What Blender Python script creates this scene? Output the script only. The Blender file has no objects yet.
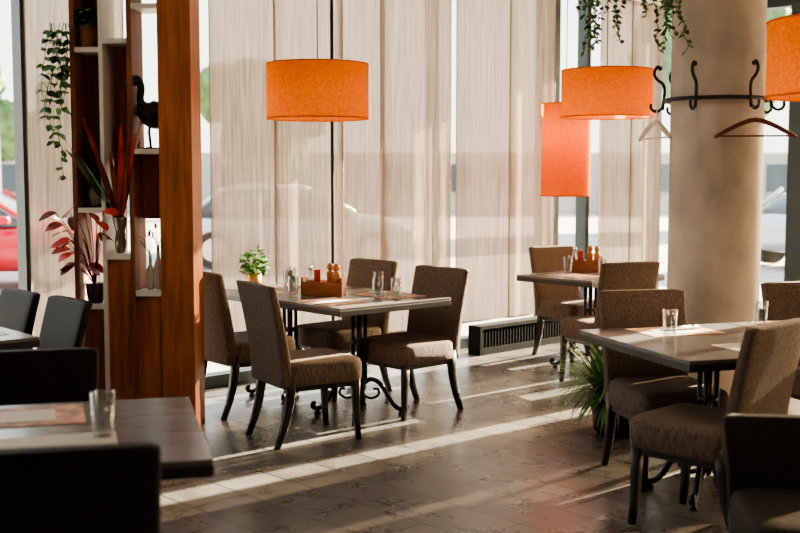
import bpy, bmesh, math, random
from mathutils import Vector, Matrix, Euler
random.seed(7)
S=bpy.context.scene
COL=S.collection
try: S.view_settings.look='AgX - Medium High Contrast'
except Exception as ex: print(ex)
# ---------------------------------------------------------------- materials
def newmat(name):
    m=bpy.data.materials.new(name); m.use_nodes=True
    nt=m.node_tree; b=nt.nodes['Principled BSDF']; return m,nt,b
def simple(name,col,rough=.5,metal=0,noise=0,scale=20,stretch=(1,1,1),bump=0,spec=.5,rvar=0):
    m,nt,b=newmat(name)
    b.inputs['Base Color'].default_value=(*col,1); b.inputs['Roughness'].default_value=rough
    b.inputs['Metallic'].default_value=metal; b.inputs['Specular IOR Level'].default_value=spec
    if noise or bump:
        tc=nt.nodes.new('ShaderNodeTexCoord'); mp=nt.nodes.new('ShaderNodeMapping'); mp.inputs['Scale'].default_value=stretch
        n=nt.nodes.new('ShaderNodeTexNoise'); n.inputs['Scale'].default_value=scale; n.inputs['Detail'].default_value=5
        nt.links.new(tc.outputs['Object'],mp.inputs['Vector']); nt.links.new(mp.outputs[0],n.inputs['Vector'])
        r=nt.nodes.new('ShaderNodeValToRGB')
        r.color_ramp.elements[0].position=.3; r.color_ramp.elements[1].position=.7
        r.color_ramp.elements[0].color=(*[c*(1-noise) for c in col],1)
        r.color_ramp.elements[1].color=(*[min(1,c*(1+noise)) for c in col],1)
        nt.links.new(n.outputs['Fac'],r.inputs['Fac']); nt.links.new(r.outputs[0],b.inputs['Base Color'])
        if bump:
            bp=nt.nodes.new('ShaderNodeBump'); bp.inputs['Strength'].default_value=bump; bp.inputs['Distance'].default_value=.01
            nt.links.new(n.outputs['Fac'],bp.inputs['Height']); nt.links.new(bp.outputs[0],b.inputs['Normal'])
    return m
M={}
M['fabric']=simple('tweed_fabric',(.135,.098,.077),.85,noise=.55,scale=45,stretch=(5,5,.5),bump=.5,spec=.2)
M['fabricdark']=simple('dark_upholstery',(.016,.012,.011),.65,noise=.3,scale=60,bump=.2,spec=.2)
M['leg']=simple('espresso_wood',(.014,.010,.009),.35)
M['iron']=simple('cast_iron',(.010,.010,.011),.4,metal=.3)
M['black']=simple('black_metal',(.012,.012,.013),.45,metal=.2)
M['vent']=simple('vent_black',(.008,.008,.008),.8,spec=.1)
M['top']=simple('table_laminate',(.13,.12,.115),.26,noise=.15,scale=6,stretch=(1,10,1))
M['topdark']=simple('table_edge_dark',(.02,.016,.015),.4)
M['rust']=simple('rust_orange_wood',(.36,.115,.035),.45,noise=.35,scale=5,stretch=(6,6,.6),bump=.1)
M['rust2']=simple('dark_rust_wood',(.2,.06,.022),.5,noise=.4,scale=5,stretch=(6,6,.6))
M['white']=simple('white_lacquer',(.7,.66,.6),.4)
M['hem']=simple('curtain_hem',(.26,.2,.16),.8)
M['concrete']=simple('concrete',(.46,.41,.36),.8,noise=.35,scale=2.6,stretch=(1,1,.7),bump=.35)
M['wall']=simple('wall_paint',(.22,.17,.13),.8,noise=.05,scale=3)
M['ceil']=simple('ceiling_paint',(.25,.23,.21),.8)
M['frame']=simple('window_frame_anthracite',(.02,.035,.036),.4)
M['hangerwood']=simple('hanger_wood',(.13,.025,.015),.35)
M['wood']=simple('oak_wood',(.45,.2,.07),.4,noise=.3,scale=10,stretch=(1,1,8))
M['caddy']=simple('caddy_wood',(.28,.10,.04),.45,noise=.3,scale=12,stretch=(1,6,6))
M['gold']=simple('gold_pot',(.7,.42,.12),.35,metal=.4)
M['pewter']=simple('pewter',(.35,.3,.25),.3,metal=.9)
M['terracotta']=simple('terracotta',(.2,.07,.035),.7)
M['green']=simple('leaf_green',(.09,.22,.04),.5,noise=.4,scale=8)
M['green2']=simple('leaf_dark_green',(.04,.11,.03),.5,noise=.4,scale=8)
M['redleaf']=simple('red_leaf',(.48,.04,.02),.45,noise=.5,scale=10)
M['redleaf2']=simple('burgundy_leaf',(.18,.03,.025),.45,noise=.5,scale=10)
M['soil']=simple('soil',(.03,.02,.015),.9)
M['paper']=simple('paper',(.65,.6,.55),.7)
M['mat']=simple('placemat_print',(.5,.27,.16),.6,noise=.7,scale=14)
M['steel']=simple('steel',(.6,.6,.6),.25,metal=1)
M['redlabel']=simple('red_label',(.5,.05,.03),.5)
M['asphalt']=simple('paving',(.36,.34,.33),.8,noise=.12,scale=2)
M['carred']=simple('car_paint_red',(.5,.02,.03),.2)
M['carsilver']=simple('car_paint_silver',(.45,.5,.56),.25,metal=.3)
M['carglass']=simple('car_glass',(.05,.08,.1),.08)
M['tyre']=simple('tyre',(.02,.02,.02),.8)
M['bark']=simple('bark',(.09,.06,.04),.9)
M['foliage']=simple('tree_foliage',(.10,.17,.06),.8,noise=.5,scale=3,bump=.5)
M['facade']=simple('facade',(.4,.38,.36),.8,noise=.1)
def shade():
    m,nt,b=newmat('orange_lampshade'); nt.nodes.remove(b); out=nt.nodes['Material Output']
    tc=nt.nodes.new('ShaderNodeTexCoord'); n=nt.nodes.new('ShaderNodeTexNoise'); n.inputs['Scale'].default_value=80; n.inputs['Detail'].default_value=4
    r=nt.nodes.new('ShaderNodeValToRGB'); r.color_ramp.elements[0].color=(.60,.135,.014,1); r.color_ramp.elements[1].color=(.74,.19,.022,1)
    r.color_ramp.elements[0].position=.35; r.color_ramp.elements[1].position=.65
    nt.links.new(tc.outputs['Object'],n.inputs['Vector']); nt.links.new(n.outputs['Fac'],r.inputs['Fac'])
    d=nt.nodes.new('ShaderNodeBsdfDiffuse'); t=nt.nodes.new('ShaderNodeBsdfTranslucent'); mx=nt.nodes.new('ShaderNodeMixShader'); mx.inputs[0].default_value=.45
    nt.links.new(r.outputs[0],d.inputs[0]); nt.links.new(r.outputs[0],t.inputs[0])
    nt.links.new(d.outputs[0],mx.inputs[1]); nt.links.new(t.outputs[0],mx.inputs[2]); nt.links.new(mx.outputs[0],out.inputs[0]); return m
M['shade']=shade()
def sheer():
    m,nt,b=newmat('woven_sheer'); nt.nodes.remove(b); out=nt.nodes['Material Output']
    tc=nt.nodes.new('ShaderNodeTexCoord'); mp=nt.nodes.new('ShaderNodeMapping'); mp.inputs['Scale'].default_value=(22,22,.8)
    n=nt.nodes.new('ShaderNodeTexNoise'); n.inputs['Scale'].default_value=2.2; n.inputs['Detail'].default_value=7; n.inputs['Roughness'].default_value=.7
    nt.links.new(tc.outputs['Object'],mp.inputs[0]); nt.links.new(mp.outputs[0],n.inputs['Vector'])
    r=nt.nodes.new('ShaderNodeValToRGB'); r.color_ramp.elements[0].color=(.23,.165,.12,1); r.color_ramp.elements[1].color=(.52,.41,.325,1)
    r.color_ramp.elements[0].position=.3; r.color_ramp.elements[1].position=.7
    nt.links.new(n.outputs['Fac'],r.inputs['Fac'])
    d=nt.nodes.new('ShaderNodeBsdfDiffuse'); t=nt.nodes.new('ShaderNodeBsdfTranslucent'); mx=nt.nodes.new('ShaderNodeMixShader'); mx.inputs[0].default_value=.6
    nt.links.new(r.outputs[0],d.inputs[0]); nt.links.new(r.outputs[0],t.inputs[0]); nt.links.new(d.outputs[0],mx.inputs[1]); nt.links.new(t.outputs[0],mx.inputs[2])
    tr=nt.nodes.new('ShaderNodeBsdfTransparent'); tr.inputs[0].default_value=(.95,.82,.68,1); m2=nt.nodes.new('ShaderNodeMixShader'); m2.inputs[0].default_value=.12
    nt.links.new(mx.outputs[0],m2.inputs[1]); nt.links.new(tr.outputs[0],m2.inputs[2]); nt.links.new(m2.outputs[0],out.inputs[0]); return m
M['sheer']=sheer()
def thin_glass(name,tint,lo,hi,pw):
    m,nt,b=newmat(name); nt.nodes.remove(b); out=nt.nodes['Material Output']
    tr=nt.nodes.new('ShaderNodeBsdfTransparent'); tr.inputs[0].default_value=(*tint,1)
    g=nt.nodes.new('ShaderNodeBsdfGlossy'); g.inputs['Roughness'].default_value=.04
    lw=nt.nodes.new('ShaderNodeLayerWeight'); lw.inputs[0].default_value=.5
    p=nt.nodes.new('ShaderNodeMath'); p.operation='POWER'; p.inputs[1].default_value=pw
    mr=nt.nodes.new('ShaderNodeMapRange'); mr.inputs['To Min'].default_value=lo; mr.inputs['To Max'].default_value=hi
    mx=nt.nodes.new('ShaderNodeMixShader')
    nt.links.new(lw.outputs['Facing'],p.inputs[0]); nt.links.new(p.outputs[0],mr.inputs['Value']); nt.links.new(mr.outputs[0],mx.inputs[0])
    nt.links.new(tr.outputs[0],mx.inputs[1]); nt.links.new(g.outputs[0],mx.inputs[2]); nt.links.new(mx.outputs[0],out.inputs[0]); return m
M['pane']=thin_glass('window_glass',(.93,.96,.95),.03,.5,5)
M['glass']=thin_glass('drinking_glass',(.90,.93,.93),.12,.9,2.2)
def floormat():
    m,nt,b=newmat('floor_tiles')
    tc=nt.nodes.new('ShaderNodeTexCoord'); mp=nt.nodes.new('ShaderNodeMapping'); mp.inputs['Rotation'].default_value=(0,0,math.radians(-90))
    br=nt.nodes.new('ShaderNodeTexBrick'); br.inputs['Scale'].default_value=1; br.inputs['Brick Width'].default_value=.6; br.inputs['Row Height'].default_value=.3
    br.inputs['Mortar Size'].default_value=.006; br.inputs['Mortar Smooth'].default_value=.2; br.inputs['Bias'].default_value=0
    br.inputs['Color1'].default_value=(.088,.081,.075,1); br.inputs['Color2'].default_value=(.155,.145,.136,1); br.inputs['Mortar'].default_value=(.028,.025,.023,1)
    nt.links.new(tc.outputs['Object'],mp.inputs[0]); nt.links.new(mp.outputs[0],br.inputs['Vector'])
    n=nt.nodes.new('ShaderNodeTexNoise'); n.inputs['Scale'].default_value=5; n.inputs['Detail'].default_value=8; n.inputs['Roughness'].default_value=.68
    nt.links.new(mp.outputs[0],n.inputs['Vector'])
    cr=nt.nodes.new('ShaderNodeValToRGB'); cr.color_ramp.elements[0].position=.3; cr.color_ramp.elements[0].color=(.3,.3,.3,1); cr.color_ramp.elements[1].position=.7; cr.color_ramp.elements[1].color=(.7,.7,.7,1)
    nt.links.new(n.outputs['Fac'],cr.inputs[0])
    mix=nt.nodes.new('ShaderNodeMix'); mix.data_type='RGBA'; mix.blend_type='OVERLAY'; mix.inputs[0].default_value=.8
    nt.links.new(br.outputs['Color'],mix.inputs[6]); nt.links.new(cr.outputs[0],mix.inputs[7]); nt.links.new(mix.outputs[2],b.inputs['Base Color'])
    mr=nt.nodes.new('ShaderNodeMapRange'); mr.inputs['To Min'].default_value=.18; mr.inputs['To Max'].default_value=.40
    nt.links.new(n.outputs['Fac'],mr.inputs['Value']); nt.links.new(mr.outputs[0],b.inputs['Roughness'])
    bp=nt.nodes.new('ShaderNodeBump'); bp.inputs['Strength'].default_value=.5; bp.inputs['Distance'].default_value=.004; bp.invert=True
    nt.links.new(br.outputs['Fac'],bp.inputs['Height']); nt.links.new(bp.outputs[0],b.inputs['Normal']); return m
M['floor']=floormat()
# ---------------------------------------------------------------- mesh builder
def sring(w,d,n=20,p=5):
    out=[]
    for i in range(n):
        t=2*math.pi*(i+.5)/n; c,s=math.cos(t),math.sin(t)
        out.append((w/2*math.copysign(abs(c)**(2/p),c), d/2*math.copysign(abs(s)**(2/p),s)))
    return out
class B:
    def __init__(s): s.bm=bmesh.new(); s.mats=[]
    def mi(s,k):
        if k not in s.mats: s.mats.append(k)
        return s.mats.index(k)
    def loft(s,rings,mat,smooth=True,closed=True,caps=True):
        k=s.mi(mat); R=[[s.bm.verts.new(v) for v in r] for r in rings]; n=len(R[0])
        for a,b in zip(R,R[1:]):
            for i in range(n if closed else n-1):
                j=(i+1)%n
                try: f=s.bm.faces.new((a[i],a[j],b[j],b[i])); f.material_index=k; f.smooth=smooth
                except ValueError: pass
        if caps and closed:
            for r in (list(reversed(R[0])),R[-1]):
                try: f=s.bm.faces.new(r); f.material_index=k; f.smooth=False
                except ValueError: pass
    def box(s,c,sz,mat,rz=0,bevel=0,rot=None):
        t=bmesh.new(); bmesh.ops.create_cube(t,size=1); bmesh.ops.scale(t,vec=sz,verts=t.verts)
        if bevel: bmesh.ops.bevel(t,geom=t.edges[:],offset=bevel,segments=2,affect='EDGES',profile=.5)
        mt=Matrix.Translation(c)@(rot.to_4x4() if rot else Matrix.Rotation(rz,4,'Z'))
        s.merge(t,mat,mt,False)
    def merge(s,t,mat,mt,smooth):
        k=s.mi(mat); t.verts.index_update(); vs=[s.bm.verts.new(mt@v.co) for v in t.verts]
        for f in t.faces:
            nf=s.bm.faces.new([vs[v.index] for v in f.verts]); nf.material_index=k; nf.smooth=smooth
        t.free()
    def lathe(s,prof,c,mat,n=24,caps=True):
        rings=[[(c[0]+r*math.cos(2*math.pi*i/n),c[1]+r*math.sin(2*math.pi*i/n),c[2]+z) for i in range(n)] for r,z in prof]
        s.loft(rings,mat,True,True,caps)
    def tube(s,pts,rad,mat,n=8,flat=1.0,caps=True):
        pts=[Vector(p) for p in pts]
        if not isinstance(rad,(list,tuple)): rad=[rad]*len(pts)
        rings=[]; up=None
        for i,p in enumerate(pts):
            a=pts[max(0,i-1)]; b=pts[min(len(pts)-1,i+1)]; d=(b-a).normalized()
            if up is None:
                up=Vector((0,0,1)) if abs(d.z)<.9 else Vector((1,0,0))
            x=d.cross(up)
            if x.length<1e-4: x=d.orthogonal()
            x.normalize(); y=x.cross(d).normalized(); up=y
            rings.append([p+(x*math.cos(2*math.pi*j/n)+y*math.sin(2*math.pi*j/n)*flat)*rad[i] for j in range(n)])
        s.loft(rings,mat,True,True,caps)
    def leaf(s,p,d,L,w,mat,droop=.3,seg=5,tw=None):
        p=Vector(p); d=Vector(d).normalized(); k=s.mi(mat)
        side=d.cross(Vector((0,0,1)))
        if side.length<.05: side=Vector((math.cos(tw or 1),math.sin(tw or 1),0))
        side.normalize()
        if tw: side=Matrix.Rotation(tw,3,d)@side
        prev=None; cur=p.copy()
        for i in range(seg+1):
            t=i/seg; ww=w*math.sin(math.pi*min(1,t*.93+.07))**.8*.5
            q=(s.bm.verts.new(cur-side*ww),s.bm.verts.new(cur+side*ww))
            if prev:
                f=s.bm.faces.new((prev[0],prev[1],q[1],q[0])); f.material_index=k; f.smooth=True
            prev=q; d=(d+Vector((0,0,-droop/seg))).normalized(); cur=cur+d*(L/seg)
    def mesh(s,name):
        bmesh.ops.recalc_face_normals(s.bm,faces=s.bm.faces[:])
        me=bpy.data.meshes.new(name); s.bm.to_mesh(me); s.bm.free()
        for k in s.mats: me.materials.append(M[k])
        return me
    def obj(s,name,loc=(0,0,0),rz=0):
        return put(s.mesh(name),name,loc,rz)
def put(me,name,loc=(0,0,0),rz=0,parent=None):
    o=bpy.data.objects.new(name,me); o.location=loc; o.rotation_euler=(0,0,rz); COL.objects.link(o)
    if parent: o.parent=parent
    return o
def smoothpts(pts,it=2):
    P=[Vector(p) for p in pts]
    for _ in range(it):
        Q=[P[0]]
        for a,b in zip(P,P[1:]): Q+= [a*.75+b*.25,a*.25+b*.75]
        Q.append(P[-1]); P=Q
    return P
# room frame
PH=math.radians(43.8); A=Vector((math.cos(PH),math.sin(PH),0)); N=Vector((-math.sin(PH),math.cos(PH),0))
def UV(u,v,z=0): return A*u+N*v+Vector((0,0,z))
H=3.4; VW=6.6; UW=11.0; U0=-3.0; V0=-4.0
# ---------------------------------------------------------------- shell
def rbox(name,u0,u1,v0,v1,z0,z1,mat):
    b=B(); b.box((0,0,0),(u1-u0,v1-v0,z1-z0),mat); return b.obj(name,UV((u0+u1)/2,(v0+v1)/2,(z0+z1)/2),PH)
rbox('floor',U0-.2,UW+.15,V0-.2,VW+.15,-.1,0,'floor')
rbox('ceiling',U0-.2,UW+.15,V0-.2,VW+.15,H,H+.15,'ceil')
rbox('wall_left',U0-.2,U0,V0-.2,VW+.15,0,H,'wall')
rbox('wall_back',U0,UW+.15,V0-.2,V0,0,H,'wall')
def window(name,along,pos,a0,a1,mull,green=None):
    b=B()
    def bx(x0,x1,z0,z1,t,mat,off=0):
        if along=='u': b.box(UV((x0+x1)/2,pos+.08+off,(z0+z1)/2),(x1-x0,t,z1-z0),mat,PH)
        else: b.box(UV(pos+.08+off,(x0+x1)/2,(z0+z1)/2),(t,x1-x0,z1-z0),mat,PH)
    bx(a0,a1,0,.09,.12,'frame'); bx(a0,a1,H-.12,H,.12,'frame')
    for m,w in mull: bx(m-w/2,m+w/2,.09,H-.12,.12,'frame')
    bx(a0,a1,.09,H-.12,.008,'pane')
    return b.obj(name)
window('window_1','u',VW,U0,4.36,[(U0+.05,.1),(-1,.08),(1,.08),(2.35,.08),(3.13,.04),(4.33,.05)])
window('window_2','u',VW,4.36,8.3,[(6.78,.05)])
window('window_3','u',VW,8.3,UW+.15,[(8.34,.22),(8.9,.06),(10.1,.16),(10.9,.1)])
window('window_4','v',UW,V0,VW,[(5.53,.2),(6.5,.15),(4.2,.03),(2.2,.08),(0,.08),(-2,.08)])
def panel(x0,x1,pos,along='u',off=0,z0=.25,seed=0):
    b=B(); n=28; rings=[]
    for i in range(n+1):
        t=i/n; x=x0+(x1-x0)*t; d=off+.010*math.sin(t*9+seed)+.004*math.sin(t*23+seed*2)
        p=UV(x,pos+d) if along=='u' else UV(pos+d,x)
        rings.append([(p.x,p.y,z0),(p.x,p.y,H-.14)])
    b.loft(rings,'sheer',True,False,False)
    P=[Vector(r[0]) for r in rings]; b.tube([P[0],P[-1]],.008,'hem',6)
    for q in (P[0],P[-1]): b.tube([q,q+Vector((0,0,H-.14-z0))],.004,'hem',5)
    return b.obj('sheer_panel_curtain')
xs=[(3.08,3.75),(4.44,5.0),(4.97,5.62),(5.59,6.1),(6.03,6.82),(6.93,7.62),(7.58,8.22),(8.95,9.5),(9.47,9.98),(-1.8,-.9),(-.95,0)]
for i,(a,c) in enumerate(xs): panel(a,c,VW-.1,off=.03*(i%2),seed=i*1.7)
vs=[(4.86,5.36),(4.62,4.78),(4.10,4.46),(2.74,3.92),(1.6,2.55),(.5,1.5),(-.6,.40),(-1.8,-.7),(-3.0,-1.9),(-3.95,-3.05)]  # unseen side-window panels, added so their gaps cut sun into floor streaks
for i,(a,c) in enumerate(vs): panel(a,c,UW-.12,'v',off=.03*(i%2),seed=i*2.1)
b=B()
for u0,u1 in [(2.9,4.0),(4.4,8.25),(8.9,10.02)]:
    b.box(UV((u0+u1)/2,VW-.09,H-.1),(u1-u0,.07,.05),'white',PH)
b.obj('curtain_track')
b=B(); L=1.2
b.box((0,0,.03),(L,.14,.06),'vent'); b.box((0,0,.235),(L,.14,.03),'vent'); b.box((0,.05,.12),(L,.03,.2),'vent')
for x in (-L/2,L/2): b.box((x,0,.125),(.03,.14,.25),'vent')
for i in range(30): b.box((-L/2+.03+i*(L-.06)/29,-.02,.14),(.012,.09,.17),'vent')
b.obj('radiator',UV(7.55,VW-.28),PH)
b=B(); b.tube([(0,0,0),(0,0,H)],.013,'black',10); b.lathe([(.035,0),(.035,.01)],(0,0,0),'black',16); b.obj('slim_steel_pole',(-.50,8.25,0))
# ---------------------------------------------------------------- chairs
def chair_mesh(name,fab,hb=.92):
    b=B()
    rings=[]
    for z,s in [(.345,.97),(.352,1.0),(.40,1.01),(.45,1.0),(.468,.97),(.478,.9),(.482,.7)]:
        rings.append([(x,y+.01,z) for x,y in sring(.475*s,.49*s,28,7)])
    b.loft(rings,fab)
    rings=[]; zs=[.34,.35]+[.35+(hb-.37)*i/9 for i in range(1,10)]+[hb-.008,hb]
    for i,z in enumerate(zs):
        t=max(0,(z-.42)/(hb-.42)); sc=1.0
        if i==0 : sc=.94
        if i==len(zs)-2: sc=.97
        if i==len(zs)-1: sc=.86
        w=(.455+.025*t); th=(.075-.02*t); yc=-.225-.10*t**1.3
        rings.append([(x,y+yc+.10*x*x*t-.012,z) for x,y in sring(w*sc if sc<.95 else w*(sc*.3+.7),th*sc,28,7)])
    b.loft(rings,fab)
    for sx in (-1,1):
        rings=[]
        for z,w,dx,dy in [(.36,.046,0,0),(.25,.042,0,.002),(.1,.034,.002,.008),(0,.028,.006,.018)]:
            rings.append([(sx*(.205+dx)+x,.2+dy+y,z) for x,y in sring(w,w,12,7)])
        b.loft(rings,'leg')
        rings=[]
        for z,w,dy in [(.40,.046,0),(.3,.046,-.006),(.2,.042,-.022),(.1,.036,-.05),(0,.03,-.09)]:
            rings.append([(sx*.205+x,-.205+dy+y,z) for x,y in sring(w,w*1.1,12,7)])
        b.loft(rings,'leg')
    b.box((0,.2,.335),(.38,.025,.04),'leg'); b.box((0,-.2,.335),(.38,.025,.04),'leg')
    for sx in (-1,1): b.box((sx*.205,0,.335),(.025,.38,.04),'leg')
    return b.mesh(name)
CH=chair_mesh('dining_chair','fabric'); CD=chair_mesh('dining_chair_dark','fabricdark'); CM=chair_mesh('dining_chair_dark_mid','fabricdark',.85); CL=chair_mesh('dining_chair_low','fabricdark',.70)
def chair(me,x,y,fx,fy): return put(me,'dining_chair',(x,y,0),math.atan2(fy,fx)-math.pi/2)
chair(CH,-.535,6.42,.86,.50)
chair(CH,.04,7.12,-.73,-.68)
chair(CH,-1.0,7.2,.78,.62)
chair(CH,-.43,7.74,-.73,-.68)
chair(CH,1.34,5.52,.2,-.98)
chair(CH,1.32,4.76,-.70,.71)
chair(CH,2.36,5.98,.28,-.96)
chair(CH,1.47,9.24,.5,-.86)
chair(CH,1.48,8.04,-.4,.9)
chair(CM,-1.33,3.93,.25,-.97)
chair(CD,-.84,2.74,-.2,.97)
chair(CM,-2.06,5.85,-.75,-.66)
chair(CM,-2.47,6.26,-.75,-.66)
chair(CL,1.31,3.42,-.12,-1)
# ---------------------------------------------------------------- tables
def table_mesh(name,w,d,topm='top'):
    b=B(); 
    b.box((0,0,.735),(w,d,.028),topm,bevel=.003)
    b.box((0,0,.716),(w+.002,d+.002,.034),'topdark',bevel=.002)
    b.box((0,0,.692),(w*.5,.05,.02),'iron'); b.box((0,0,.692),(.05,d*.5,.02),'iron')
    for sx in (-1,1):
        for sy in (-1,1): b.tube([(sx*.028,sy*.028,.2),(sx*.028,sy*.028,.69)],.013,'iron',8)
    for z,r in [(.68,.06),(.47,.05),(.22,.055)]:
        b.lathe([(r*.7,-.015),(r,-.008),(r,.008),(r*.7,.015)],(0,0,z),'iron',16)
    b.lathe([(.02,.1),(.035,.14),(.05,.18),(.035,.21),(.02,.23)],(0,0,0),'iron',14)
    for k in range(4):
        a=math.pi/4+k*math.pi/2; c,s=math.cos(a),math.sin(a)
        prof=[(.03,.2),(.07,.235),(.13,.21),(.18,.13),(.22,.06),(.27,.03),(.305,.045),(.30,.07),(.28,.065)]
        b.tube([(c*r,s*r,z) for r,z in [(p.x,p.y) for p in smoothpts([(r,z,0) for r,z in prof],2)]],.015,'iron',8)
        prof=[(.03,.12),(.08,.10),(.13,.13),(.12,.17),(.09,.165)]
        b.tube([(c*r,s*r,z) for r,z in [(p.x,p.y) for p in smoothpts([(r,z,0) for r,z in prof],2)]],.009,'iron',6)
        b.lathe([(.018,0),(.022,.006),(.018,.02),(.01,.03)],(c*.27,s*.27,0),'iron',10)
    return b.mesh(name)
T1=table_mesh('table_a',.9,.745); T3=table_mesh('table_b',.85,1.0); T7=table_mesh('table_c',.75,.745)
RM=math.radians(41.3); RU=Vector((math.cos(RM),math.sin(RM),0)); RW=Vector((-math.sin(RM),math.cos(RM),0))
c1=Vector((-.26,7.01,0)); c2=c1+RW*.75
put(T1,'dining_table',c1,RM); put(T1,'dining_table',c2,RM)
R3=math.radians(18); U3=Vector((math.cos(R3),math.sin(R3),0)); W3=Vector((-math.sin(R3),math.cos(R3),0))
c3=Vector((1.46,5.2,0)); put(T3,'dining_table',c3,R3); put(T3,'dining_table',c3+U3*.86,R3)
c5=Vector((1.50,8.7,0)); put(T1,'dining_table',c5,RM)
R6=math.radians(15); c6=Vector((-1.06,3.30,0)); put(table_mesh('table_d',.9,.9),'dining_table',c6,R6)
c7=Vector((-2.26,5.33,0)); put(T7,'dining_table',c7,RM); put(T7,'dining_table',c7+RW*.75,RM)
ZT=.7495
def on(c,r,x,y): return c+Vector((math.cos(r)*x-math.sin(r)*y,math.sin(r)*x+math.cos(r)*y,ZT))
def tumbler(h=.13,r=.036):
    b=B(); b.lathe([(r*.82,0),(r*.85,.004),(r,h),(r-.003,h),(r*.8,.014),(0.001,.012)],(0,0,0),'glass',24); return b.mesh('tumbler')
TG=tumbler(); TS=tumbler(.1,.033)
for c,r,x,y in [(c1,RM,.12,-.22),(c1,RM,.02,-.16),(c1,RM,.33,.2),(c2,RM,-.05,-.05),(c2,RM,.1,.12),(c1,RM,-.28,.32),(c3,R3,-.14,.12),(c3,R3,.5,.3),(c6,R6,.16,-.1),(c6,R6,-.22,-.25),(c5,RM,-.1,.15),(c5,RM,-.1,-.2)]:
    put(TG,'water_glass',on(c,r,x,y)+Vector((0,0,.0045)))
def mats(c,r,x,y,rot,w=.4,d=.29,m='mat'):
    b=B(); b.box((0,0,.0012),(w,d,.002),m); b.box((0,0,.003),(w*.55,d*.6,.0012),'paper'); return b.obj('paper_placemat',on(c,r,x,y),r+rot)
mats(c1,RM,-.26,-.06,1.57,.34); mats(c1,RM,.24,-.02,1.57+.05); mats(c2,RM,-.25,-.12,1.57,.3,.26); mats(c2,RM,.24,0,1.57)
mats(c3,R3,0,.3,0); mats(c3,R3,.12,-.28,.1,m='paper'); mats(c3+U3*.86,R3,-.1,.32,0); mats(c5,RM,-.2,0,1.5); mats(c5,RM,.22,-.15,1.6,.3); mats(c6,R6,-.1,.24,.05,m='mat'); mats(c6,R6,.0,-.2,.05,m='paper'); mats(c7,RM,.15,0,1.57,m='paper')
def cutlery(c,r,x,y,rot):
    b=B(); b.box((0,0,.006),(.2,.06,.008),'paper',bevel=.002)
    b.tube([(-.1,.01,.014),(0,.01,.013),(.04,.01,.014)],[.004,.003,.003],'steel',6,.6); b.box((.075,.01,.014),(.07,.02,.003),'steel',bevel=.001)
    for k in (-1,0,1): b.tube([(.05,-.012+k*.006,.013),(.1,-.012+k*.006,.015)],.0015,'steel',5)
    b.tube([(-.1,-.012,.014),(.05,-.012,.013)],.003,'steel',6)
    b.obj('cutlery_napkin',on(c,r,x,y)+Vector((0,0,.004)),r+rot)
cutlery(c3,R3,.12,-.22,.2); cutlery(c1,RM,.22,.05,1.4); cutlery(c3,R3,.05,.33,.1)
def caddy():
    b=B(); w,d,h=.26,.15,.09
    b.box((0,0,.006),(w,d,.012),'caddy')
    for s in (-1,1):
        b.box((0,s*d/2,h/2),(w,.01,h),'caddy',bevel=.002); b.box((s*w/2,0,h/2+.015),(.01,d+.01,h+.03),'caddy',bevel=.002)
    b.box((0,0,h/2),(.008,d,h),'caddy'); b.box((.04,0,.10),(.04,.03,.13),'redlabel'); return b.mesh('caddy')
CA=caddy()
def mill():
    b=B(); b.lathe([(.026,0),(.028,.02),(.024,.05),(.020,.07),(.024,.09),(.027,.12),(.024,.14),(.012,.145),(.020,.155),(.024,.17),(.018,.188),(.006,.195)],(0,0,0),'wood',20); return b.mesh('mill')
MI=mill()
def bottle():
    b=B(); b.lathe([(.024,0),(.026,.01),(.026,.09),(.014,.12),(.011,.15)],(0,0,0),'glass',18); b.lathe([(.012,.15),(.012,.175),(.004,.18)],(0,0,0),'steel',14)
    b.lathe([(.021,.004),(.022,.06)],(0,0,0),'wood',16); return b.mesh('bottle')
BO=bottle()
def cset(c,r,x,y,rot):
    e=bpy.data.objects.new('condiment_caddy',None); COL.objects.link(e); e.location=on(c,r,x,y); e.rotation_euler=(0,0,r+rot)
    put(CA,'wooden_tray',parent=e)
    for me,nm,dx,dy in [(MI,'pepper_mill',-.09,.03),(MI,'salt_mill',-.04,-.03),(BO,'oil_bottle',.085,.035),(BO,'vinegar_bottle',.09,-.03)]:
        put(me,nm,(dx,dy,.012),parent=e)
cset(c1,RM,-.06,.29,2.3); cset(c5,RM,.2,.22,2.3); cset(c3+U3*.86,R3,-.16,.0,.5)
def potplant(name,loc,potm,leafm,hp=.09,rp=.05,n=110,L=.04,hh=.13,spread=.065):
    b=B(); b.lathe([(rp*.68,0),(rp*.72,.004),(rp,hp),(rp*.93,hp),(rp*.9,hp-.012),(.001,hp-.012)],(0,0,0),potm,24)
    b.lathe([(rp*.9,hp-.011),(.001,hp-.009)],(0,0,0),'soil',16,False)
    for i in range(n):
        a=random.uniform(0,6.28); rr=spread*math.sqrt(random.random()); z=hp+hh*random.random()*(1-.5*(rr/spread)**2)
        if i%6==0: b.tube([(0,0,hp-.01),(rr*.5*math.cos(a),rr*.5*math.sin(a),hp+(z-hp)*.6),(rr*math.cos(a),rr*math.sin(a),z)],.0022,leafm,5)
        b.leaf((rr*math.cos(a),rr*math.sin(a),z),(math.cos(a+random.uniform(-1,1)),math.sin(a+random.uniform(-1,1)),random.uniform(-.2,.9)),L*random.uniform(.7,1.3),L*.65,leafm,.6,4,random.uniform(-.8,.8))
    return b.obj(name,loc)
potplant('potted_basil',on(c2,RM,-.16,.20),'gold','green',hp=.1,rp=.058,n=190,hh=.19,spread=.078)
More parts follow.
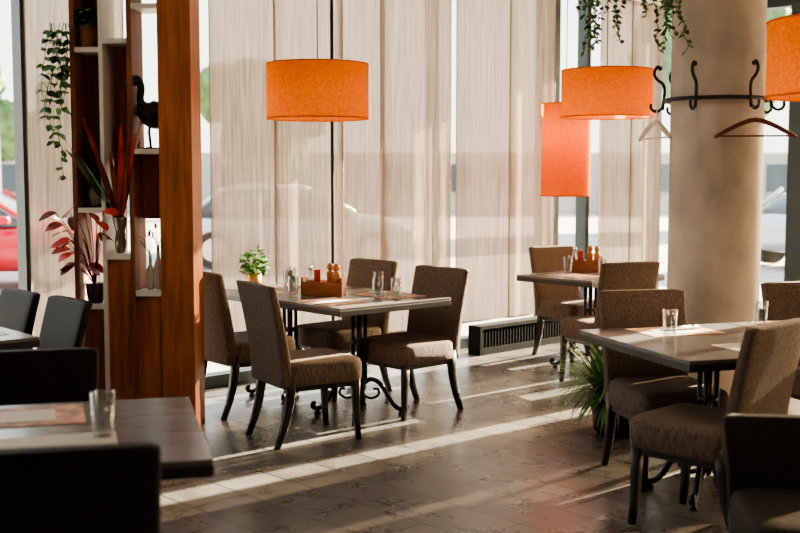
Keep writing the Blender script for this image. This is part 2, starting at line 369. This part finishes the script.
# ---------------------------------------------------------------- lamps
def pendant(x,y,zb,h,r,power=9,rt=None):
    e=bpy.data.objects.new('pendant_lamp',None); COL.objects.link(e); e.location=(x,y,zb); rt=rt or r
    b=B(); n=48
    rings=[[(rr*math.cos(2*math.pi*i/n),rr*math.sin(2*math.pi*i/n),z) for i in range(n)] for rr,z in [(r,0),(rt,h)]]
    b.loft(rings,'shade',True,True,False)
    for z in (0.004,h-.004):
        b.tube([(r*math.cos(2*math.pi*i/32),r*math.sin(2*math.pi*i/32),z) for i in range(33)],.004,'shade',6,caps=False)
    put(b.mesh('shade'),'shade',parent=e)
    b=B()
    for k in range(3):
        a=k*2.094; b.tube([(0,0,h-.02),(rt*math.cos(a),rt*math.sin(a),h-.02)],.003,'steel',6)
    b.tube([(0,0,h-.02),(0,0,H-zb-.03)],.004,'black',6); b.lathe([(.05,H-zb-.04),(.05,H-zb)],(0,0,0),'black',20)
    b.lathe([(.02,h-.1),(.022,h-.02)],(0,0,0),'black',12)
    put(b.mesh('cord'),'cord_and_frame',parent=e)
    b=B(); b.lathe([(.004,-.115),(.02,-.105),(.03,-.08),(.026,-.05),(.015,-.02),(.013,0)],(0,0,h-.09),'bulb',14)
    put(b.mesh('bulb'),'bulb',parent=e)
    l=bpy.data.lights.new('bulb_light','POINT'); l.energy=power; l.color=(1,.85,.6); l.shadow_soft_size=.04
    o=bpy.data.objects.new('bulb_light',l); COL.objects.link(o); o.parent=e; o.location=(0,0,h-.24)
m,nt,bb=newmat('bulb_frosted'); bb.inputs['Base Color'].default_value=(.9,.85,.75,1); bb.inputs['Emission Color'].default_value=(1,.75,.45,1); bb.inputs['Emission Strength'].default_value=3; M['bulb']=m
pendant(-.54,7.35,1.89,.36,.335,6)
pendant(1.53,8.3,1.95,.35,.335,7)
pendant(1.38,9.3,1.35,.77,.205,5)
pendant(1.93,4.85,1.86,.33,.335,6)
# ---------------------------------------------------------------- column + coat rack
cc=Vector((1.98,7.0,0)); cr=.283
b=B(); b.lathe([(cr,0),(cr,H)],(0,0,0),'concrete',64,False); b.obj('concrete_column',cc)
e=bpy.data.objects.new('coat_rack',None); COL.objects.link(e); e.location=(cc.x,cc.y,1.99)
b=B(); rr=.325
b.tube([(rr*math.cos(i/48*2*math.pi),rr*math.sin(i/48*2*math.pi),0) for i in range(49)],.012,'black',8,caps=False)
base=math.atan2(-cc.y,-cc.x)
hooks=[-78,-22,36,74,125,180,-130]
for dg in hooks:
    a=base+math.radians(dg); c,s=math.cos(a),math.sin(a)
    b.tube([(cr*c,cr*s,0),(rr*c,rr*s,0)],.012,'black',8)
    P=smoothpts([(rr+.01,-.06,0),(rr-.0,.02,0),(rr+.0,.1,0),(rr+.05,.13,0),(rr+.07,.17,0),(rr+.045,.215,0),(rr+.03,.2,0)],3)
    b.tube([(p.x*c,p.x*s,p.y) for p in P],.010,'black',8)
    P=smoothpts([(rr+.0,-.0,0),(rr+.01,-.05,0),(rr+.05,-.075,0),(rr+.085,-.05,0),(rr+.08,-.02,0)],3)
    b.tube([(p.x*c,p.x*s,p.y) for p in P],.009,'black',8)
    t=bmesh.new(); bmesh.ops.create_uvsphere(t,u_segments=10,v_segments=8,radius=.016); b.merge(t,'black',Matrix.Translation(((rr+.03)*c,(rr+.03)*s,.2)),True)
put(b.mesh('ring'),'ring_and_hooks',parent=e)
def hanger(dg,twist,mat):
    a=base+math.radians(dg); r=.38; p=cc+Vector((math.cos(a)*r,math.sin(a)*r,1.99-.075))
    b=B()
    P=smoothpts([(-.235,0,-.165),(-.2,0,-.145),(-.1,0,-.09),(0,0,-.055),(.1,0,-.09),(.2,0,-.145),(.235,0,-.165)],2)
    b.tube(P,[.013+.008*math.sin(math.pi*i/(len(P)-1)) for i in range(len(P))],mat,8,.7)
    b.tube([(-.21,0,-.158),(.21,0,-.158)],.006,mat,6)
    b.tube(smoothpts([(0,0,-.06),(0,0,-.03),(.03,0,-.01),(.02,0,.022),(-.02,0,.018),(-.022,0,0)],2),.003,'steel',6)
    b.obj('coat_hanger',p,a+math.pi/2+twist)
hanger(36,-.45,'hangerwood'); hanger(-78,.25,'white')
b=B(); b.lathe([(.12,0),(.15,.02),(.17,.2),(.155,.2),(.15,.17),(.001,.17)],(0,0,0),'black',24); b.lathe([(.15,.172),(.001,.175)],(0,0,0),'soil',16,False)
for i in range(700):
    a=random.uniform(0,6.28); r=.12*math.sqrt(random.random()); e2=random.uniform(.9,4)
    b.leaf((r*math.cos(a),r*math.sin(a),.17),(math.cos(a)*.8,math.sin(a)*.8,e2),random.uniform(.28,.50),.012,random.choice(['green','green2','green']),random.uniform(.8,3.0),7)
b.obj('ornamental_grass_planter',(1.30,6.50,0))
# ---------------------------------------------------------------- ivy
def vine(b,start,length,seedx=0,ls=.055,step=.05,mats=('green','green2')):
    p=Vector(start); pts=[p.copy()]; a=random.uniform(0,6.28)
    n=int(length/step)
    for i in range(n):
        p=p+Vector((random.uniform(-.018,.018),random.uniform(-.018,.018),-step)); pts.append(p.copy())
        for k in range(2):
            a=random.uniform(0,6.28); b.leaf(p,(math.cos(a),math.sin(a),random.uniform(-.6,.3)),ls*random.uniform(.7,1.3),ls*.75,random.choice(mats),.8,4,random.uniform(-.7,.7))
    b.tube(pts,.0025,'green2',5)
b=B(); b.lathe([(.1,0),(.17,.03),(.2,.2),(.19,.2),(.001,.17)],(0,0,0),'terracotta',24)
for k in range(3):
    a=k*2.09; b.tube([(.19*math.cos(a),.19*math.sin(a),.2),(0,0,.5),(0,0,H-2.72)],.004,'black',5)
for i in range(32):
    a=random.uniform(0,6.28); r=.21; vine(b,(r*math.cos(a)*1.1,r*math.sin(a),.19),random.uniform(.3,.68),ls=.035,step=.03)
b.obj('hanging_ivy_plant',(1.34,6.6,2.72))
# ---------------------------------------------------------------- divider shelf
DO=Vector((-1.23,6.6,0)); DR=math.pi-.08
dx=Vector((math.cos(DR),math.sin(DR),0)); dy=Vector((.08,1,0)).normalized()
def D(l,d,z): return DO+dx*l+dy*d+Vector((0,0,z))
b=B()
def dbox(l0,l1,d0,d1,z0,z1,m,bev=.002): b.box(D((l0+l1)/2,(d0+d1)/2,(z0+z1)/2),(l1-l0,d1-d0,z1-z0),m,-.08,bev)
dbox(0,.2,0,.22,0,H,'rust')
dbox(.355,.385,0,.22,0,H,'rust2')
dbox(.53,.555,0,.22,0,H,'white'); 
dbox(.56,.70,.19,.21,1.33,H,'rust2'); dbox(.70,.73,0,.22,0,H,'rust2')
dbox(.2,.355,0,.22,1.65,1.68,'white'); dbox(.2,.355,0,.22,.80,.835,'white'); dbox(.2,.355,0,.22,2.5,2.53,'white')
dbox(.385,.53,0,.22,1.02,1.055,'white'); dbox(.385,.53,0,.22,2.3,2.33,'white')
dbox(.555,.70,0,.22,1.30,1.33,'white'); dbox(.555,.70,0,.22,.72,.75,'white'); dbox(.555,.70,0,.22,2.25,2.28,'white')
dbox(.2,.355,.17,.19,1.26,1.65,'rust'); dbox(.2,.355,.02,.05,.05,.80,'rust'); dbox(.385,.53,.02,.05,.05,1.02,'rust'); dbox(.555,.70,.02,.05,.05,.72,'rust2')
dbox(.385,.53,.19,.21,1.6,2.3,'rust')
b.obj('room_divider_shelf')
b=B()
P=smoothpts([(-.13,0,.17),(-.08,0,.19),(.0,0,.21),(.05,0,.24),(.07,0,.30),(.055,0,.36),(.075,0,.41),(.11,0,.40),(.17,0,.375)],2)
n=len(P); rad=[]
for i in range(n):
    t=i/(n-1)
    rad.append(max(.004,(.006+.078*math.sin(math.pi*min(1,t/.48))**.8) if t<.45 else (.026 if t<.72 else (.03 if t<.86 else .03*(1-(t-.86)/.15)+.003))))
b.tube(P,rad,'black',12)
for s in (-1,1): b.tube([(0,s*.02,.19),(.01,s*.022,.1),(0,s*.022,.01),(.03,s*.025,.004)],.008,'black',6)
b.lathe([(.06,0),(.06,.008)],(0,0,0),'black',20)
o=b.obj('bird_statue',D(.275,.09,1.682),DR+.4); o.scale=(.85,.85,1.0)
b=B(); b.lathe([(.02,0),(.03,.01),(.035,.06),(.028,.13),(.045,.21),(.04,.22),(.03,.2)],(0,0,0),'pewter',24)
for i in range(34):
    a=random.uniform(0,6.28); b.leaf((.01*math.cos(a),.01*math.sin(a),.18),(math.cos(a)*.45-.18,math.sin(a)*.22-.1,1.15),random.uniform(.35,.80),.038,random.choice(['redleaf','redleaf','redleaf2','green2']),random.uniform(.1,.5),7,random.uniform(-1,1))
b.obj('cordyline_in_vase',D(.46,.05,1.057))
b=B(); b.lathe([(.025,0),(.04,.02),(.055,.07),(.05,.11),(.025,.14),(.018,.16),(.025,.175)],(0,0,0),'pewter',24)
b.obj('metal_vase',D(.625,.1,1.332))
for l,h in ((.24,.26),(.29,.2)):
    b=B(); b.lathe([(.02,0),(.026,.01),(.026,h*.55),(.01,h*.75),(.009,h),(.012,h+.005)],(0,0,0),'white',20)
    for i in range(7):
        a=random.uniform(0,6.28); q=(math.cos(a)*.04,math.sin(a)*.03,h+.06+random.random()*.07); b.tube([(0,0,h),q],.0015,'bark',5); b.leaf(q,(math.cos(a),.1,1),.04,.02,'terracotta',.5,3)
    b.obj('bottle_vase',D(l,.06+l*.1,.837))
b=B(); b.lathe([(.04,0),(.045,.005),(.06,.12),(.055,.12),(.001,.11)],(0,0,0),'black',24)
for i in range(24):
    a=random.uniform(0,6.28); h=random.uniform(.1,.48); q=Vector((math.cos(a)*h*.35-.06,math.sin(a)*h*.2-.05,.11+h)); b.tube([(0,0,.1),(q.x*.4,q.y*.4,.1+h*.6),q],.003,'redleaf2',5)
    b.leaf(q,(math.cos(a),math.sin(a),random.uniform(-.4,.4)),.12,.075,random.choice(['redleaf','redleaf','redleaf2']),1.0,5,random.uniform(-.8,.8))
b.obj('red_leaf_potted_plant',D(.63,.075,.752))
b=B(); b.lathe([(.045,0),(.05,.005),(.062,.13),(.057,.13),(.001,.12)],(0,0,0),'terracotta',24)
for i in range(40):
    a=random.uniform(0,6.28); h=random.uniform(.0,.1); b.leaf((0,0,.12+h),(math.cos(a),math.sin(a),.6),.1,.05,'green',1.2,5,random.uniform(-.5,.5))
for i in range(10): 
    x=.07+random.random()*.14; vine(b,(-x,-.03-random.random()*.05,.14-0*i),random.uniform(.3,.95))
b.obj('trailing_ivy_pot',D(.64,.075,2.282))
# ---------------------------------------------------------------- exterior
b=B(); b.box((0,0,-.12),(140,140,.1),'asphalt'); b.obj('ground',(10,45,-.02))
def car(name,loc,rz,paint):
    b=B()
    st=[(-2.15,.45,.72,.70),(-2.1,.35,.86,.80),(-1.7,.25,.95,.87),(-.9,.22,.96,.9),(0,.22,.96,.9),(.9,.22,.94,.9),(1.6,.24,.86,.87),(2.0,.3,.74,.78),(2.15,.4,.62,.66)]
    rings=[]
    for x,z0,z1,hw in st: rings.append([(x,p,(z0+z1)/2+q) for p,q in sring(hw*2,(z1-z0),20,4)])
    b.loft(rings,paint)
    rings=[]
    for z,x0,x1,hw in [(.88,-1.85,1.15,.84),(1.15,-1.55,.75,.76),(1.36,-1.2,.35,.68)]:
        rings.append([((x0+x1)/2+p,q,z) for p,q in sring(x1-x0,hw*2,24,6)])
    b.loft(rings,'carglass')
    rings=[]
    for z,x0,x1,hw in [(1.35,-1.22,.37,.69),(1.41,-1.1,.25,.64),(1.43,-.9,.05,.5)]: rings.append([((x0+x1)/2+p,q,z) for p,q in sring(x1-x0,hw*2,24,6)])
    b.loft(rings,paint)
    for s in (-1,1):
        for pts in ([(1.12,.84,.9),(.35,.69,1.37)],[(-.35,.86,.9),(-.35,.7,1.37)],[(-1.8,.84,.9),(-1.2,.69,1.37)]):
            b.tube([(p[0],s*p[1],p[2]) for p in pts],.035,paint,6)
        b.box((.75,s*.97,.98),(.16,.16,.11),paint,bevel=.03)
        for x in (-1.35,1.35):
            n=24
            for rad,mat,y0,y1 in ((.32,'tyre',.70,.92),(.2,'steel',.88,.935)):
                b.loft([[(x+rad*math.cos(2*math.pi*i/n),s*y,.32+rad*math.sin(2*math.pi*i/n)) for i in range(n)] for y in (y0,y1)],mat)
        b.box((2.08,s*.6,.62),(.1,.28,.1),'white',bevel=.03); b.box((-2.1,s*.62,.75),(.08,.2,.14),'redlabel',bevel=.03)
    b.obj(name,loc,rz)
car('parked_car',(-6.3,16.2,-.07),.1,'carred'); car('parked_car',(-1.9,20,-.07),.05,'carsilver'); car('parked_car',(8.3,20,-.07),.4,'carsilver')
def tree(x,y,h,r):
    b=B(); b.tube([(0,0,0),(.05,0,h*.3),(0,.05,h*.6)],[.16,.12,.07],'bark',8)
    for i in range(16):
        a=random.uniform(0,6.28); q=Vector((math.cos(a)*r*random.random(),math.sin(a)*r*random.random(),h*random.uniform(.5,1)))
        b.tube([(0,0,h*.45),q],.03,'bark',5)
        t=bmesh.new(); bmesh.ops.create_icosphere(t,subdivisions=3,radius=r*random.uniform(.35,.55))
        for v in t.verts: v.co*=1+random.uniform(-.13,.13)
        b.merge(t,'foliage',Matrix.Translation(q),False)
    b.obj('street_tree',(x,y,-.07))
for x,y,h,r in [(-14.5,36,5,2.0),(-11,38,4.4,1.8),(-18,40,6,2.5),(-5,42,5,2.2),(16,38,6,2.5),(9.5,33,6.5,2.2)]: tree(x,y,h,r)
b=B(); b.box((0,0,1.3),(60,6,2.6),'facade')
for i in range(24):
    b.box((-28+i*2.4,-3.02,1.5),(1.4,.1,1.2),'carglass')
b.obj('distant_building',(4,52,-.07))
b=B(); b.tube([(0,0,0),(0,0,6),(.3,0,6.4),(1.2,0,6.5)],[.09,.06,.05,.04],'steel',10); b.box((1.4,0,6.48),(.6,.22,.1),'steel',bevel=.03); b.obj('street_lamp',(-10.1,28,-.07))
# ---------------------------------------------------------------- light
w=bpy.data.worlds.new('World'); S.world=w; w.use_nodes=True; nt=w.node_tree; bg=nt.nodes['Background']
tc=nt.nodes.new('ShaderNodeTexCoord'); sp=nt.nodes.new('ShaderNodeSeparateXYZ'); r=nt.nodes.new('ShaderNodeValToRGB')
r.color_ramp.elements[0].color=(1,.93,.84,1); r.color_ramp.elements[0].position=0; r.color_ramp.elements[1].color=(.84,.9,1,1); r.color_ramp.elements[1].position=.6
nt.links.new(tc.outputs['Generated'],sp.inputs[0]); nt.links.new(sp.outputs[2],r.inputs[0]); nt.links.new(r.outputs[0],bg.inputs[0]); bg.inputs[1].default_value=4.1
l=bpy.data.lights.new('sun','SUN'); l.energy=120; l.angle=.006; l.color=(1,.81,.58); o=bpy.data.objects.new('sun',l); COL.objects.link(o)
sd=Vector((.76,.65,.30)).normalized(); o.rotation_euler=sd.to_track_quat('Z','Y').to_euler()
for i,(u,v) in enumerate([(2,-1),(6,0),(3.5,3.2)]):  # unseen panels with area lights, added overhead as soft warm fill
    b=B(); b.box((0,0,0),(1.25,1.25,.05),'white',bevel=.01); po=b.obj('added_fill_panel',UV(u,v,H-.03),PH)
    l=bpy.data.lights.new('fill_light','AREA'); l.size=1.2; l.energy=24; l.color=(1,.78,.56); o=bpy.data.objects.new('fill_area_light',l); COL.objects.link(o); o.location=UV(u,v,H-.07); o.parent=None
# ---------------------------------------------------------------- camera
cam=bpy.data.cameras.new('camera'); cam.lens=50; cam.sensor_width=36; co=bpy.data.objects.new('camera',cam); COL.objects.link(co)
co.location=(0,0,1.52); co.rotation_euler=(math.radians(90-4.66),0,0)
cam.dof.use_dof=True; cam.dof.focus_distance=6.7; cam.dof.aperture_fstop=2.5
S.camera=co
